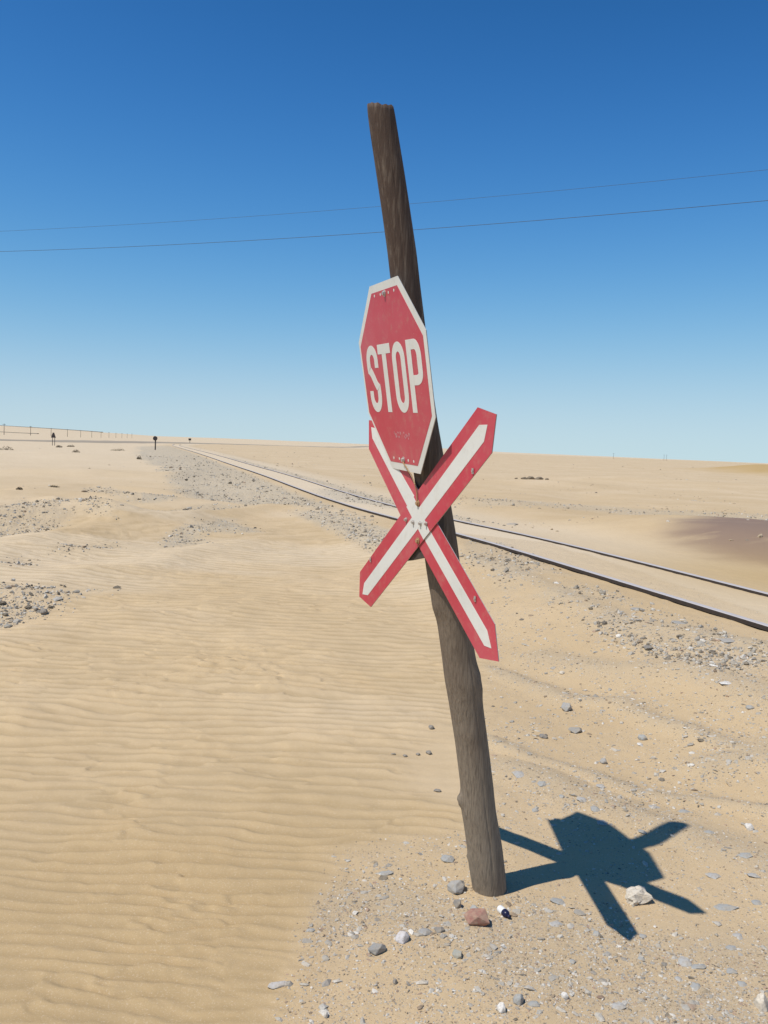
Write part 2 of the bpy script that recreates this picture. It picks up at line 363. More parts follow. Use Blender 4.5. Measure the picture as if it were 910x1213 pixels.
def ramp_bw(n, fac, lo, hi):
    k = n.nodes.new('ShaderNodeMapRange'); k.inputs[1].default_value = lo; k.inputs[2].default_value = hi
    n.links.new(fac, k.inputs[0]); return k.outputs[0]
def ramp_bw2(n, fac, lo, hi):
    k = n.nodes.new('ShaderNodeMapRange'); k.inputs[3].default_value = lo; k.inputs[4].default_value = hi
    n.links.new(fac, k.inputs[0]); return k.outputs[0]
def sand_material():
    M, n, b = mat('desert_sand', .95); b.inputs['Specular IOR Level'].default_value = .1
    v = coords(n)
    at = n.nodes.new('ShaderNodeAttribute'); at.attribute_name = 'masks'      # r ripple trough shade g pebble b gravel
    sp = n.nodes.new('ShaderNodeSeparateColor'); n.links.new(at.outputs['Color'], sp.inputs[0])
    at2 = n.nodes.new('ShaderNodeAttribute'); at2.attribute_name = 'tints'    # r purple g ochre b pale
    sp2 = n.nodes.new('ShaderNodeSeparateColor'); n.links.new(at2.outputs['Color'], sp2.inputs[0])
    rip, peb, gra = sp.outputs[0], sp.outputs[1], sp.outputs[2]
    pur, och, pal = sp2.outputs[0], sp2.outputs[1], sp2.outputs[2]
    big = noise(n, v, .35, 5, .6); med = noise(n, v, 3.5, 5, .6); fin = noise(n, v, 420, 3, .8)
    c = ramp(n, big, [(.3, (.53, .390, .220)), (.5, (.58, .434, .254)), (.7, (.63, .484, .305))])
    c = mix(n, mathn(n, 'MULTIPLY', mathn(n, 'SUBTRACT', med, .5), .9), c, (.475, .325, .165))
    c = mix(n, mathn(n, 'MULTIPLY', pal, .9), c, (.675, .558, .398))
    c = mix(n, mathn(n, 'MULTIPLY', at2.outputs['Alpha'], .8), c, (.455, .325, .165))
    c = mix(n, mathn(n, 'MULTIPLY', at.outputs['Alpha'], .6), c, (.41, .35, .255))
    # shade painted into ripple troughs and lees, plus brown grains sorted there by wind
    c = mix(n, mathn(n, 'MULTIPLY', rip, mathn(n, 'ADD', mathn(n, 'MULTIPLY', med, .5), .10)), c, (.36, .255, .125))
    # heavier darker grains gather in pebbly sand
    c = mix(n, mathn(n, 'MULTIPLY', peb, .35), c, (.51, .372, .210))
    c = mix(n, mathn(n, 'MULTIPLY', gra, ramp_bw2(n, noise(n, v, 9, 4, .6), .35, .75)), c, (.46, .41, .31))
    # fine grain
    g2 = noise(n, v, 170, 3, .75)
    c = mix(n, mathn(n, 'MULTIPLY', ramp_bw(n, fin, .50, .68), .5), c, (.30, .21, .13))
    c = mix(n, mathn(n, 'MULTIPLY', ramp_bw(n, g2, .55, .72), .4), c, (.76, .65, .50))
    # grit: tiny stones flush with the surface
    def grit(scale, mask, dens, seedoff):
        vo = n.nodes.new('ShaderNodeTexVoronoi'); vo.inputs['Scale'].default_value = scale; vo.inputs['Randomness'].default_value = 1
        va = n.nodes.new('ShaderNodeVectorMath'); va.operation = 'ADD'; va.inputs[1].default_value = (seedoff, seedoff * .37, 0)
        n.links.new(v, va.inputs[0]); n.links.new(va.outputs[0], vo.inputs['Vector'])
        s = n.nodes.new('ShaderNodeSeparateColor'); n.links.new(vo.outputs['Color'], s.inputs[0])
        near = ramp_bw(n, vo.outputs['Distance'], .42, .30)
        pick = mathn(n, 'LESS_THAN', s.outputs[0], dens)
        f = mathn(n, 'MULTIPLY', mathn(n, 'MULTIPLY', near, pick), mask)
        col = ramp(n, s.outputs[1], [(.0, (.10, .09, .08)), (.25, (.26, .25, .23)), (.5, (.38, .36, .33)), (.7, (.5, .38, .24)), (.85, (.3, .2, .13)), (.95, (.75, .72, .65))])
        return f, col
    clump = ramp_bw(n, noise(n, v, 5.5, 4, .65), .42, .62)
    f1, c1 = grit(230, mathn(n, 'MULTIPLY', peb, mathn(n, 'ADD', mathn(n, 'MULTIPLY', clump, .7), .3)), .34, 3.1); c = mix(n, f1, c, c1)
    f2, c2 = grit(95, mathn(n, 'MULTIPLY', peb, clump), .22, 11.7); c = mix(n, f2, c, c2)
    f3, c3 = grit(26, gra, .62, 5.3)
    c3 = mix(n, .45, c3, (.36, .355, .335)); c = mix(n, mathn(n, 'MULTIPLY', f3, .85), c, c3)
    f4, c4 = grit(60, gra, .5, 8.9); c = mix(n, mathn(n, 'MULTIPLY', f4, .6), c, c4)
    # purple garnet sand and ochre dune
    pn = mathn(n, 'MULTIPLY', pur, ramp_bw(n, noise(n, coords(n, (1, 2, 1)), 1.0, 5, .6), .0, .42))
    c = mix(n, mathn(n, 'MULTIPLY', pn, .92), c, (.232, .160, .126))
    c = mix(n, mathn(n, 'MULTIPLY', och, .95), c, (.47, .325, .145))
    n.links.new(c, b.inputs['Base Color'])
    hh = mathn(n, 'ADD', mathn(n, 'MULTIPLY', fin, .5), mathn(n, 'ADD', mathn(n, 'MULTIPLY', f1, .8), mathn(n, 'MULTIPLY', f2, 1.6)))
    p1 = bump(n, b, hh, .35, .0025)
    bump(n, b, mathn(n, 'ADD', mathn(n, 'MULTIPLY', f3, 1), med), .6, .012, p1)
    return M
MS = sand_material()

def stone_material():
    M, n, b = mat('desert_stone', .9)
    at = n.nodes.new('ShaderNodeAttribute'); at.attribute_name = 'tint'
    oi = n.nodes.new('ShaderNodeObjectInfo')
    v = coords(n)
    nz = noise(n, v, 45, 5, .65)
    c = mix(n, mathn(n, 'MULTIPLY', ramp_bw(n, nz, .30, .62), .55), at.outputs['Color'], (.46, .37, .25))
    c = mix(n, mathn(n, 'MULTIPLY', ramp_bw(n, noise(n, v, 160, 3), .5, .75), .35), c, (.12, .11, .10))
    n.links.new(c, b.inputs['Base Color'])
    bump(n, b, nz, .5, .004)
    return M
MST = stone_material()

def paint(name, col, rough=.42, dirt=.25, dirtcol=(.45, .36, .25), fade=None):
    M, n, b = mat(name, rough)
    v = coords(n)
    c = ramp(n, noise(n, v, 4, 4, .6), [(.3, tuple(k * .93 for k in col)), (.7, tuple(min(1, k * 1.06) for k in col))])
    if fade: c = mix(n, mathn(n, 'MULTIPLY', ramp_bw(n, noise(n, v, 2.2, 3, .5), .42, .68), .55), c, fade)
    c = mix(n, mathn(n, 'MULTIPLY', ramp_bw(n, noise(n, v, 30, 5, .7), .52, .8), dirt), c, dirtcol)
    # scuffs and pin-prick chips from blown sand
    c = mix(n, mathn(n, 'MULTIPLY', ramp_bw(n, noise(n, v, 210, 2, .6), .70, .76), .55), c, (.6, .52, .46))
    n.links.new(c, b.inputs['Base Color'])
    n.links.new(ramp_bw2(n, noise(n, v, 12, 4), rough - .08, rough + .15), b.inputs['Roughness'])
    bump(n, b, noise(n, v, 60, 4, .6), .15, .002)
    return M
MRED = paint('faded_red_sheeting', (.53, .045, .068), dirt=.32, fade=(.58, .13, .155))
MWHT = paint('weathered_white_sheeting', (.72, .71, .65), dirt=.3)
MALU = paint('galvanised_sheet', (.36, .36, .35), rough=.5)
MDARK = paint('dark_mounting_board', (.07, .055, .045), rough=.8)
def plain(name, col, rough=.7, metal=0.0, nscale=40, amt=.3, second=None):
    M, n, b = mat(name, rough, metal); v = coords(n)
    c = mix(n, mathn(n, 'MULTIPLY', ramp_bw(n, noise(n, v, nscale, 4, .6), .35, .7), amt), col, second or tuple(k * .5 for k in col))
    n.links.new(c, b.inputs['Base Color']); bump(n, b, noise(n, v, nscale * 3, 3), .2, .002); return M
MBOLT = plain('zinc_bolt', (.55, .53, .50), .4, .6, second=(.3, .16, .08))
MRUST = plain('rusty_wire', (.42, .27, .14), .8, second=(.16, .07, .03))
MHOLE = plain('dark_hole', (.02, .018, .016), .95)
MRAILT = plain('polished_rail_head', (.54, .50, .48), .6, .05, 8, .3, (.42, .36, .32))
MRAILS = plain('rusty_rail_web', (.042, .034, .030), .85, .0, 25, .4, (.085, .055, .04))
MPOLE = plain('distant_pole_timber', (.10, .085, .07), .9)
MWIRE = plain('aluminium_conductor', (.055, .08, .11), .6)
MSIGNB = plain('dark_sign_back', (.05, .04, .04), .7)
MROAD = plain('dusty_gravel_road', (.34, .285, .215), .95, 0, .4, .4, (.40, .33, .24))
MSCRUB = plain('dry_scrub', (.16, .125, .075), .95, 0, 3, .5)
MWPL = plain('white_plastic', (.8, .79, .76), .35, 0, 20, .15)
MNAVY = plain('navy_plastic', (.018, .02, .055), .3, 0, 20, .3)

def wood_material():
    M, n, b = mat('weathered_pole_timber', .85)
    v = coords(n, (1, 1, .055)); v2 = coords(n, (1, 1, .35)); vo = coords(n)
    fib = noise(n, v, 210, 6, .7); str_ = noise(n, v, 75, 5, .6); blot = noise(n, v2, 9, 6, .65)
    sx = n.nodes.new('ShaderNodeSeparateXYZ'); n.links.new(vo, sx.inputs[0])
    hfac = mathn(n, 'ADD', ramp_bw(n, sx.outputs[2], .2, 2.2), mathn(n, 'MULTIPLY', mathn(n, 'SUBTRACT', blot, .5), .5))
    c = ramp(n, hfac, [(.0, (.285, .235, .175)), (.35, (.235, .185, .135)), (.65, (.120, .083, .060)), (1.0, (.088, .058, .043))])
    c = mix(n, mathn(n, 'MULTIPLY', ramp_bw(n, fib, .42, .64), .5), c, (.062, .044, .032))
    c = mix(n, mathn(n, 'MULTIPLY', ramp_bw(n, str_, .50, .70), .45), c, (.30, .245, .185))
    c = mix(n, mathn(n, 'MULTIPLY', ramp_bw(n, blot, .55, .75), .35), c, (.11, .072, .052))
    n.links.new(c, b.inputs['Base Color'])
    # drying cracks
    p = bump(n, b, mathn(n, 'ADD', fib, str_), .6, .004)
    ck = noise(n, v, 55, 2, .4); crack = ramp_bw(n, ck, .30, .36)
    bump(n, b, crack, .5, .004, p)
    return M
MWOOD = wood_material()

# ------------------------------------------------------------------ ground sheet
def build_ground():
    # rings of distance, fine where the ground is near; angles fine ahead, coarse behind
    rr = [.25]
    while rr[-1] < 14000:
        r = rr[-1]
        if r < 1.9: s = .12
        else: s = max(.0085, r * r / 1900)
        if 3.5 < r < 10: s = min(s, .0175)
        if 10 <= r < 14: s = min(s, .03)
        if r > 400: s = max(s, 0) and r * .06
        s = min(s, r * .06)
        rr.append(r + s)
    rr = np.array(rr)
    th = np.concatenate([np.linspace(-math.pi, -.62, 60, endpoint=False), np.linspace(-.62, -.47, 30, endpoint=False), np.linspace(-.47, .47, 760, endpoint=False), np.linspace(.47, .62, 30, endpoint=False), np.linspace(.62, math.pi, 60, endpoint=False)])
    nR, nT = len(rr), len(th)
    Rg, Tg = np.meshgrid(rr, th, indexing='ij')
    x = (Rg * np.sin(Tg)).ravel(); y = (Rg * np.cos(Tg)).ravel()
    z = height(x, y)
    rip, pb, gr, pu, oc = region(x, y)
    d = track_d(x, y)
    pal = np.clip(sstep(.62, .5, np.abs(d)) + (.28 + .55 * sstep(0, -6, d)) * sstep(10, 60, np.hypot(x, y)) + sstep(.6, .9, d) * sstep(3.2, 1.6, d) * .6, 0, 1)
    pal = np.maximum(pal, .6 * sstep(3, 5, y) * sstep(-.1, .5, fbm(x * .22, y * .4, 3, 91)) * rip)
    V = np.stack([x, y, z], 1); V = np.vstack([V, [[0, 0, float(height(np.array([0.]), np.array([.01]))[0])]]])
    i = np.arange(nR - 1)[:, None]; j = np.arange(nT)[None, :]; j2 = (j + 1) % nT
    Q = np.stack(np.broadcast_arrays(i * nT + j, i * nT + j2, (i + 1) * nT + j2, (i + 1) * nT + j), -1).reshape(-1, 4)
    Q = Q[:, ::-1]
    me = mesh_np('ground', V, Q, True)
    a = me.color_attributes.new('masks', 'FLOAT_COLOR', 'POINT')
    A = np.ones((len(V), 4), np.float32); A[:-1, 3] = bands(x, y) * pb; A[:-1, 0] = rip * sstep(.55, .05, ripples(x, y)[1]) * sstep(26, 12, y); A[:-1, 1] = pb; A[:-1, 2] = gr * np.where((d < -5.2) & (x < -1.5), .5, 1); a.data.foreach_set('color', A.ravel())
    a = me.color_attributes.new('tints', 'FLOAT_COLOR', 'POINT')
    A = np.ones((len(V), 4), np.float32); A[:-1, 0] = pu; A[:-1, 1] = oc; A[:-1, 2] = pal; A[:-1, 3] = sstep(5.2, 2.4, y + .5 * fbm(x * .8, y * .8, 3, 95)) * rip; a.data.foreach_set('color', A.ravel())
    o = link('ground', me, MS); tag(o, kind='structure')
    print('ground', nR, nT, len(V))
build_ground()

# ------------------------------------------------------------------ gravel too fine to count
bmi = bmesh.new(); bmesh.ops.create_icosphere(bmi, subdivisions=1, radius=1)
ICOV = np.array([v.co[:] for v in bmi.verts]); ICOF = np.array([[v.index for v in f.verts] for f in bmi.faces]); bmi.free()
PAL = np.array([(.36, .345, .31), (.46, .44, .39), (.26, .245, .22), (.54, .51, .45), (.66, .63, .57), (.075, .07, .065), (.24, .165, .11), (.43, .33, .21), (.38, .25, .18)])
def scatter(name, pts, size, label, pal_w, flat=.5, seed=1, cat=None, sink=(-.5, .2)):
    g = np.random.default_rng(seed); n = len(pts)
    if n == 0: return
    V = ICOV[None] * (1 + g.uniform(-.32, .28, (n, 12, 1))) + g.uniform(-.16, .16, (n, 12, 3))
    sc = size[:, None] * np.stack([g.uniform(.6, 1.35, n), g.uniform(.5, 1.1, n), g.uniform(flat * .5, flat * 1.4, n)], 1)
    V = V * sc[:, None, :]
    tx = g.uniform(-.45, .45, n); ca, sa = np.cos(tx)[:, None], np.sin(tx)[:, None]
    Y = V[..., 1] * ca - V[..., 2] * sa; Z = V[..., 1] * sa + V[..., 2] * ca; V[..., 1] = Y; V[..., 2] = Z
    tz = g.uniform(0, 6.28, n); ca, sa = np.cos(tz)[:, None], np.sin(tz)[:, None]
    X = V[..., 0] * ca - V[..., 1] * sa; Y = V[..., 0] * sa + V[..., 1] * ca; V[..., 0] = X; V[..., 1] = Y
    z = height(pts[:, 0], pts[:, 1])
    V = V + np.stack([pts[:, 0], pts[:, 1], z + size * flat * g.uniform(sink[0], sink[1], n)], 1)[:, None, :]
    Fc = (ICOF[None] + (np.arange(n) * 12)[:, None, None]).reshape(-1, 3)
    me = mesh_np(name, V.reshape(-1, 3), Fc)
    w = np.array(pal_w, float); w /= w.sum()
    c = PAL[g.choice(len(PAL), n, p=w)] * g.uniform(.8, 1.2, (n, 1))
    A = np.ones((n, 12, 4), np.float32); A[..., :3] = c[:, None, :]
    a = me.color_attributes.new('tint', 'FLOAT_COLOR', 'POINT'); a.data.foreach_set('color', A.ravel())
    o = link(name, me, MST); tag(o, label, cat, kind='stuff'); print(name, n)
    return o
def sample(n, x0, x1, y0, y1, dens, seed):
    g = np.random.default_rng(seed)
    # uniform in angle-ish space so that near ground is covered as well as far
    u = g.uniform(0, 1, n); y = 1 / (1 / y0 + u * (1 / y1 - 1 / y0)); x = y * g.uniform(x0, x1, n)
    p = dens(x, y); k = g.uniform(0, 1, n) < p
    return np.stack([x[k], y[k]], 1)
def d_peb(x, y):
    rip, pb, gr, pu, oc = region(x, y)
    cl = sstep(-.45, .45, fbm(x * 2.6, y * 2.6, 3, 81)); st = bands(x, y); nr = sstep(4.3, 3.5, y + x * .3)
    return np.clip(pb * (st * (.45 + .55 * cl) * 1.1 + (.10 + .55 * cl) * (.30 + .30 * nr)), 0, 1)
p = sample(115000, -.2, .50, 2.0, 9.5, d_peb, 11); g = np.random.default_rng(3)
scatter('pebbles', p, np.clip(.0019 * np.exp(g.normal(.2, .5, len(p))), .0012, .0070) * (1 + .14 * (p[:, 1] - 2)), 'small mixed pebbles strewn over the sand round the leaning post', [2, 3, 1.2, 3, 3, 1.3, 2, 8, 2], .6, 1, 'pebbles')
p = sample(4300, -.2, .50, 2.0, 9, d_peb, 12); g = np.random.default_rng(4)
scatter('stone_chips', p, np.clip(.0075 * np.exp(g.normal(.1, .4, len(p))), .005, .018) * (1 + .06 * (p[:, 1] - 2)), 'grey slate chips lying in the pebbly sand right of the post', [5, 6, 2, 4, 1.6, .6, .8, .8, .3], .38, 2, 'stone chips')
def d_mid(x, y):
    rip, pb, gr, pu, oc = region(x, y); d = track_d(x, y)
    return pb * sstep(-.9, -1.5, d) * sstep(3.6, 4.6, y) * (.25 + .75 * sstep(-.35, .35, fbm(x * 1.7, y * 1.7, 3, 85)))
p = sample(16000, -.08, .50, 3.6, 11, d_mid, 15); g = np.random.default_rng(8)
scatter('pale_chips', p, np.clip(.0062 * np.exp(g.normal(.0, .5, len(p))), .003, .018) * (1 + .08 * (p[:, 1] - 4)), 'pale gravel chips strewn over the ground between the post and the rails', [4, 6, 2, 6, 3, 1.2, 1, 2, .4], .5, 6, 'stone chips')
def d_gr(x, y):
    return np.clip(region(x, y)[2] * 1.1, 0, 1) * sstep(-.6, .45, fbm(x * 1.9, y * 1.9, 3, 83)) * np.where(track_d(x, y) > -4.8, .85, .95)
p = sample(240000, -.62, .62, 5.5, 75, d_gr, 13); g = np.random.default_rng(5)
scatter('gravel', p, np.clip(.0080 * np.exp(g.normal(.0, .55, len(p))), .0030, .030) * (1 + np.minimum(.050 * (p[:, 1] - 6), 1.6)), 'grey ballast and gravel in patches beside the railway and on the low mounds', [5, 5.5, 3.5, 5, 2.2, 7.0, 1.4, 1.5, .4], .75, 3, 'gravel', (-.3, .4))
def d_desert(x, y):
    d = track_d(x, y); return (np.abs(d) > 1.2) * sstep(-.1, .6, fbm(x * .35, y * .35, 3, 87)) * np.where(d > 0, .8, .12) * (1 - region(x, y)[0] * .97)
p = sample(16000, -.62, .62, 13, 140, d_desert, 14); g = np.random.default_rng(6)
scatter('scattered_stones', p, np.clip(.02 * np.exp(g.normal(.0, .5, len(p))), .01, .08) * (1 + .012 * (p[:, 1] - 12)), 'scattered small stones over the open desert beyond the railway', [2, 2, 2, 1, .6, 2.5, 3, 4, 1], .5, 4, 'stones')

# ------------------------------------------------------------------ single stones
def rock_mesh(rx, ry, rz_, seed, col, n=16, bevel=.08, lump=0):
    rnd = random.Random(seed); bm = bmesh.new()
    for i in range(n):
        z = 1 - 2 * (i + .5) / n; a = i * 2.39996 + rnd.uniform(-.5, .5); r = math.sqrt(max(0, 1 - z * z)); k = rnd.uniform(.78, 1.1)
        bm.verts.new((rx * r * math.cos(a) * k, ry * r * math.sin(a) * k, rz_ * z * rnd.uniform(.8, 1.05)))
    res = bmesh.ops.convex_hull(bm, input=bm.verts)
    bmesh.ops.delete(bm, geom=list({e for e in res['geom_interior'] if isinstance(e, bmesh.types.BMVert)}), context='VERTS')
    bmesh.ops.bevel(bm, geom=bm.edges[:], offset=min(rx, ry, rz_) * bevel, segments=1, affect='EDGES')
    bmesh.ops.subdivide_edges(bm, edges=bm.edges[:], cuts=1, use_grid_fill=True)
    bmesh.ops.triangulate(bm, faces=bm.faces[:])
    for v in bm.verts:
        nn = mnoise.fractal(v.co * (3.2 / max(rx, ry)) + Vector((seed, 0, 0)), .8, 2, 3)
        v.co *= 1 + (.05 + lump) * nn
    me = bpy.data.meshes.new('rock'); bm.to_mesh(me); bm.free()
    A = np.ones((len(me.vertices), 4), np.float32); A[:, :3] = col
    a = me.color_attributes.new('tint', 'FLOAT_COLOR', 'POINT'); a.data.foreach_set('color', A.ravel())
    return me
GREY = (.33, .335, .33); PALE = (.44, .44, .425); DGREY = (.17, .17, .17); WHITE = (.74, .72, .68); RED = (.30, .125, .10); CREAM = (.70, .63, .52); BROWN = (.2, .12, .09); DARK = (.05, .045, .04); BLUE = (.34, .36, .36)
def stone(px, py, w, h, col, label, seed, group=None, flat=None, rot=None, name='stone', lump=0, n=16, sunk=.35, bevel=.08):
    g = on_ground(px, py + h * .25)
    k = (g - Vector((0, 0, CAM_H))).length / F_PX            # metres per photo pixel there
    rx = w * k / 2; vis = h * k / 2; dep = math.asin(min(1, (CAM_H - g.z) / (g - Vector((0, 0, CAM_H))).length))
    rz_ = vis * (flat if flat else .75); ry = max(.35 * rx, min(1.2 * rx, (vis - rz_ * math.cos(dep) * .6) / math.sin(dep)))
    me = rock_mesh(rx, ry, rz_, seed, col, n=n, lump=lump, bevel=bevel)
    o = link(name, me, MST); o.location = g + Vector((0, 0, rz_ * (1 - 2 * sunk) * .8)); o.rotation_euler = (random.Random(seed).uniform(-.12, .12), random.Random(seed + 1).uniform(-.12, .12), rot or 0)
    return tag(o, label, 'stone' if name != 'rock' else 'rock', group)
GP = 'stones lying round the foot of the post'
stone(567, 1087, 33, 24, RED, 'angular red-brown rock just in front of the foot of the post', 11, GP, flat=.95, rot=.1, name='rock', n=11, sunk=.2, bevel=.03)
stone(754, 1060, 31, 24, CREAM, 'cream white crumbly rock at the lower edge of the sign shadow', 12, GP, flat=.8, rot=-.3, name='rock', lump=.22, n=22, sunk=.25)
stone(541, 1050, 25, 20, GREY, 'largest grey stone touching the left side of the post foot', 13, GP, flat=.9, n=14, sunk=.2)
stone(542, 1071, 13, 13, DGREY, 'small dark grey block between the post foot and the red rock', 14, GP, flat=1, n=9, sunk=.15)
stone(562, 1075, 12, 9, BLUE, 'small blue-grey stone tucked behind the red rock', 15, GP)
stone(530, 1015, 19, 12, BLUE, 'flat pale blue stone on the sand up and left of the post foot', 16, GP, flat=.6)
stone(477, 1109, 18, 17, (.58, .56, .57), 'pale whitish lilac stone left of the two flat grey stones', 17, GP, flat=.9)
stone(447, 1124, 24, 15, (.26, .27, .27), 'wedge shaped grey rock left of the whitish lilac stone', 18, GP, flat=.95, n=10, rot=.2, name='rock', sunk=.2)
stone(503, 1102, 19, 10, GREY, 'long flat grey stone right of the whitish lilac stone', 19, GP, flat=.6, rot=.4)
stone(520, 1100, 14, 9, DGREY, 'small curved dark grey stone between flat grey stone and red rock', 20, GP, flat=.7)
stone(542, 1128, 16, 15, (.30, .32, .29), 'square greenish grey stone below the red rock', 21, GP, flat=.7, n=9)
stone(614, 1183, 12, 17, BLUE, 'upright blue-grey stone near the bottom below the small bottle', 22, GP, flat=1.1)
stone(594, 1193, 12, 15, WHITE, 'rounded white stone near the bottom edge left of the upright blue-grey one', 23, GP, flat=.9)
stone(633, 1188, 16, 8, BLUE, 'flat blue-grey stone near the bottom right of the upright one', 24, GP, flat=.5)
stone(669, 1179, 9, 10, WHITE, 'small bright white stone right of the flat blue-grey one near the bottom', 25, GP, flat=.9)
stone(329, 1165, 31, 9, (.52, .50, .47), 'long thin pale stone lying at the edge of the rippled sand', 26, GP, flat=.6, rot=.25, n=12)
stone(368, 1101, 10, 5, BLUE, 'small pale grey stone alone on the sand left of the wedge shaped rock', 27, GP, flat=.5)
stone(468, 1162, 6, 10, DGREY, 'small dark upright stone below the wedge shaped rock', 28, GP, flat=.9)
stone(386, 1201, 6, 13, (.55, .52, .47), 'thin white sliver of stone at the bottom edge', 29, GP, flat=.8)
stone(455, 1033, 22, 7, BLUE, 'faint pale slab half buried left of the post', 30, GP, flat=.35, sunk=.45)
stone(903, 1186, 15, 30, CREAM, 'cream rock cut by the lower right edge of the view', 31, GP, flat=.9, name='rock')
stone(888, 979, 13, 11, WHITE, 'rounded white stone near the right edge above the shadow', 32, GP, flat=.95)
stone(671, 838, 16, 12, GREY, 'angular grey stone on the first tyre ridge right of the post', 33, GP, flat=1, n=10, sunk=.2)
stone(682, 865, 19, 9, (.28, .28, .27), 'flat grey stone with a dark shaded side below the angular ridge stone', 34, GP, flat=.9, n=10, sunk=.15)
stone(761, 873, 12, 10, BLUE, 'blue-grey stone on the ridge beside a small white one', 35, GP, flat=.9)
stone(758, 881, 8, 5, WHITE, 'small white stone just below the blue-grey ridge stone', 36, GP)
stone(830, 876, 9, 5, DARK, 'small black stone on the bare sand strip at right', 37, GP)
stone(715, 901, 10, 10, GREY, 'lone round grey stone on open sand between the ridges', 38, GP, flat=.9)
stone(643, 871, 12, 8, DGREY, 'dark grey chip left of the flat shaded stone', 39, GP)
stone(755, 720, 18, 6, GREY, 'first flat grey slab beside the near rail, left of the other two', 40, 'flat slabs beside the near rail', flat=.35, sunk=.4)
stone(804, 736, 21, 6, GREY, 'middle flat grey slab beside the near rail', 41, 'flat slabs beside the near rail', flat=.35, sunk=.4)
stone(861, 757, 19, 6, GREY, 'last flat grey slab beside the near rail, nearest the right edge', 42, 'flat slabs beside the near rail', flat=.35, sunk=.4)
stone(768, 766, 13, 9, DGREY, 'dark grey stone in the thick of the gravel below the near rail', 43, GP)
stone(860, 808, 17, 5, WHITE, 'flat white stone in the gravel at right below the rails', 44, GP, flat=.5)
stone(845, 787, 12, 5, WHITE, 'white stone on the gravel shoulder at right just below the slabs', 45, GP, flat=.6)
stone(888, 837, 10, 7, BLUE, 'blue-grey stone near the right edge below the flat white one', 46, GP)
stone(666, 796, 8, 6, CREAM, 'cream pebble right of the lower cross arm tip', 47, GP)
stone(607, 620, 17, 6, (.40, .36, .31), 'grey brown slab lying beyond the far rail near the post', 48, None, flat=.6, rot=-.2)
stone(3, 714, 9, 8, DARK, 'dark stone at the left edge on the nearest gravel patch', 49, 'larger stones on the nearest left gravel patch', sunk=.15)
stone(33, 719, 9, 6, DARK, 'dark flat stone right of the left edge on the nearest gravel patch', 50, 'larger stones on the nearest left gravel patch', sunk=.15)
stone(52, 725, 10, 8, DGREY, 'rounded dark stone at the front of the nearest left gravel patch', 51, 'larger stones on the nearest left gravel patch', flat=1, sunk=.1)
stone(21, 735, 11, 6, (.4, .38, .34), 'pale grey stone in front of the nearest left gravel patch', 52, 'larger stones on the nearest left gravel patch')
stone(10, 742, 12, 8, (.28, .28, .25), 'lowest grey stone of the nearest left gravel patch', 53, 'larger stones on the nearest left gravel patch')
stone(68, 709, 12, 6, (.4, .4, .38), 'long pale stone on top of the nearest left gravel patch', 54, 'larger stones on the nearest left gravel patch')
flats = [
    (845, 1035, 22, 10, 'flat stone right of the tip of the shadow of the right hand arm'),
    (857, 1073, 32, 9, 'longest flat pale stone, right of the lowest right shadow tip'),
    (661, 1065, 22, 10, 'flat stone just below the shadow strip running from the post foot'),
    (659, 1093, 18, 8, 'flat stone on the sand right of the small bottle, below the shadow strip'),
    (707, 1103, 9, 14, 'narrow upright flat stone left of the bottom shadow arm'),
    (760, 1134, 9, 6, 'small pale stone directly below the tip of the bottom shadow arm'),
    (811, 1136, 18, 12, 'wide flat stone in the pebble band below the white crumbly rock'),
    (827, 1143, 20, 8, 'flat stone touching the wide one in the pebble band at lower right'),
    (866, 1148, 13, 9, 'round flat stone near the right edge in the lower pebble band'),
    (804, 1158, 10, 7, 'dark small flat stone under the wide one in the lower pebble band'),
    (825, 1166, 13, 10, 'flat stone two below the wide one in the lower pebble band'),
    (879, 1164, 11, 8, 'dark flat stone just below the round one near the right edge'),
    (731, 1190, 18, 10, 'flat stone near the bottom edge right of the dark red-brown chip'),
    (678, 1137, 9, 8, 'small flat stone on open sand below and right of the small bottle'),
    (762, 1107, 9, 8, 'small stone at the right side of the tip of the bottom shadow arm'),
    (615, 915, 18, 9, 'pale flat stone touching the first pebble ridge close right of the post'),
    (642, 926, 13, 10, 'flat stone right of the pale one on the first ridge by the post'),
    (666, 941, 9, 10, 'upright flat stone in the middle of the cluster above the shadow'),
    (690, 945, 14, 10, 'flat stone right of the upright one in the cluster above the shadow'),
    (705, 956, 14, 12, 'largest stone of the cluster above the top corner of the shadow'),
    (634, 957, 9, 13, 'upright grey stone left of the top corner of the shadow'),
    (712, 929, 14, 8, 'highest flat stone of the cluster above the shadow'),
    (713, 972, 14, 9, 'flat stone almost touching the top edge of the shadow'),
    (761, 983, 12, 8, 'pale stone at the notch between shadow body and right shadow arm'),
    (775, 955, 16, 6, 'low flat slab on the ridge above the right shadow arm'),
    (810, 960, 15, 6, 'low flat slab above the tip of the right shadow arm'),
    (882, 1011, 18, 7, 'flat stone near the right edge below the rounded white stone'),
    (893, 1035, 16, 7, 'second flat stone below the rounded white stone at the right edge'),
    (840, 985, 14, 5, 'thin flat stone just right of the tip of the right shadow arm'),
    (896, 1067, 14, 7, 'flat stone at the right edge beside the longest pale flat stone'),
    (874, 1107, 12, 8, 'flat stone below the longest pale flat stone'),
    (866, 1121, 16, 7, 'flat stone just above the round one near the right edge'),
]
for i, (a, b_, w, h, lab) in enumerate(flats):
    stone(a, b_, w, h, BLUE if i % 3 else PALE, lab, 100 + i, 'flat stones sunk in the pebbly sand', flat=.4, sunk=.5)
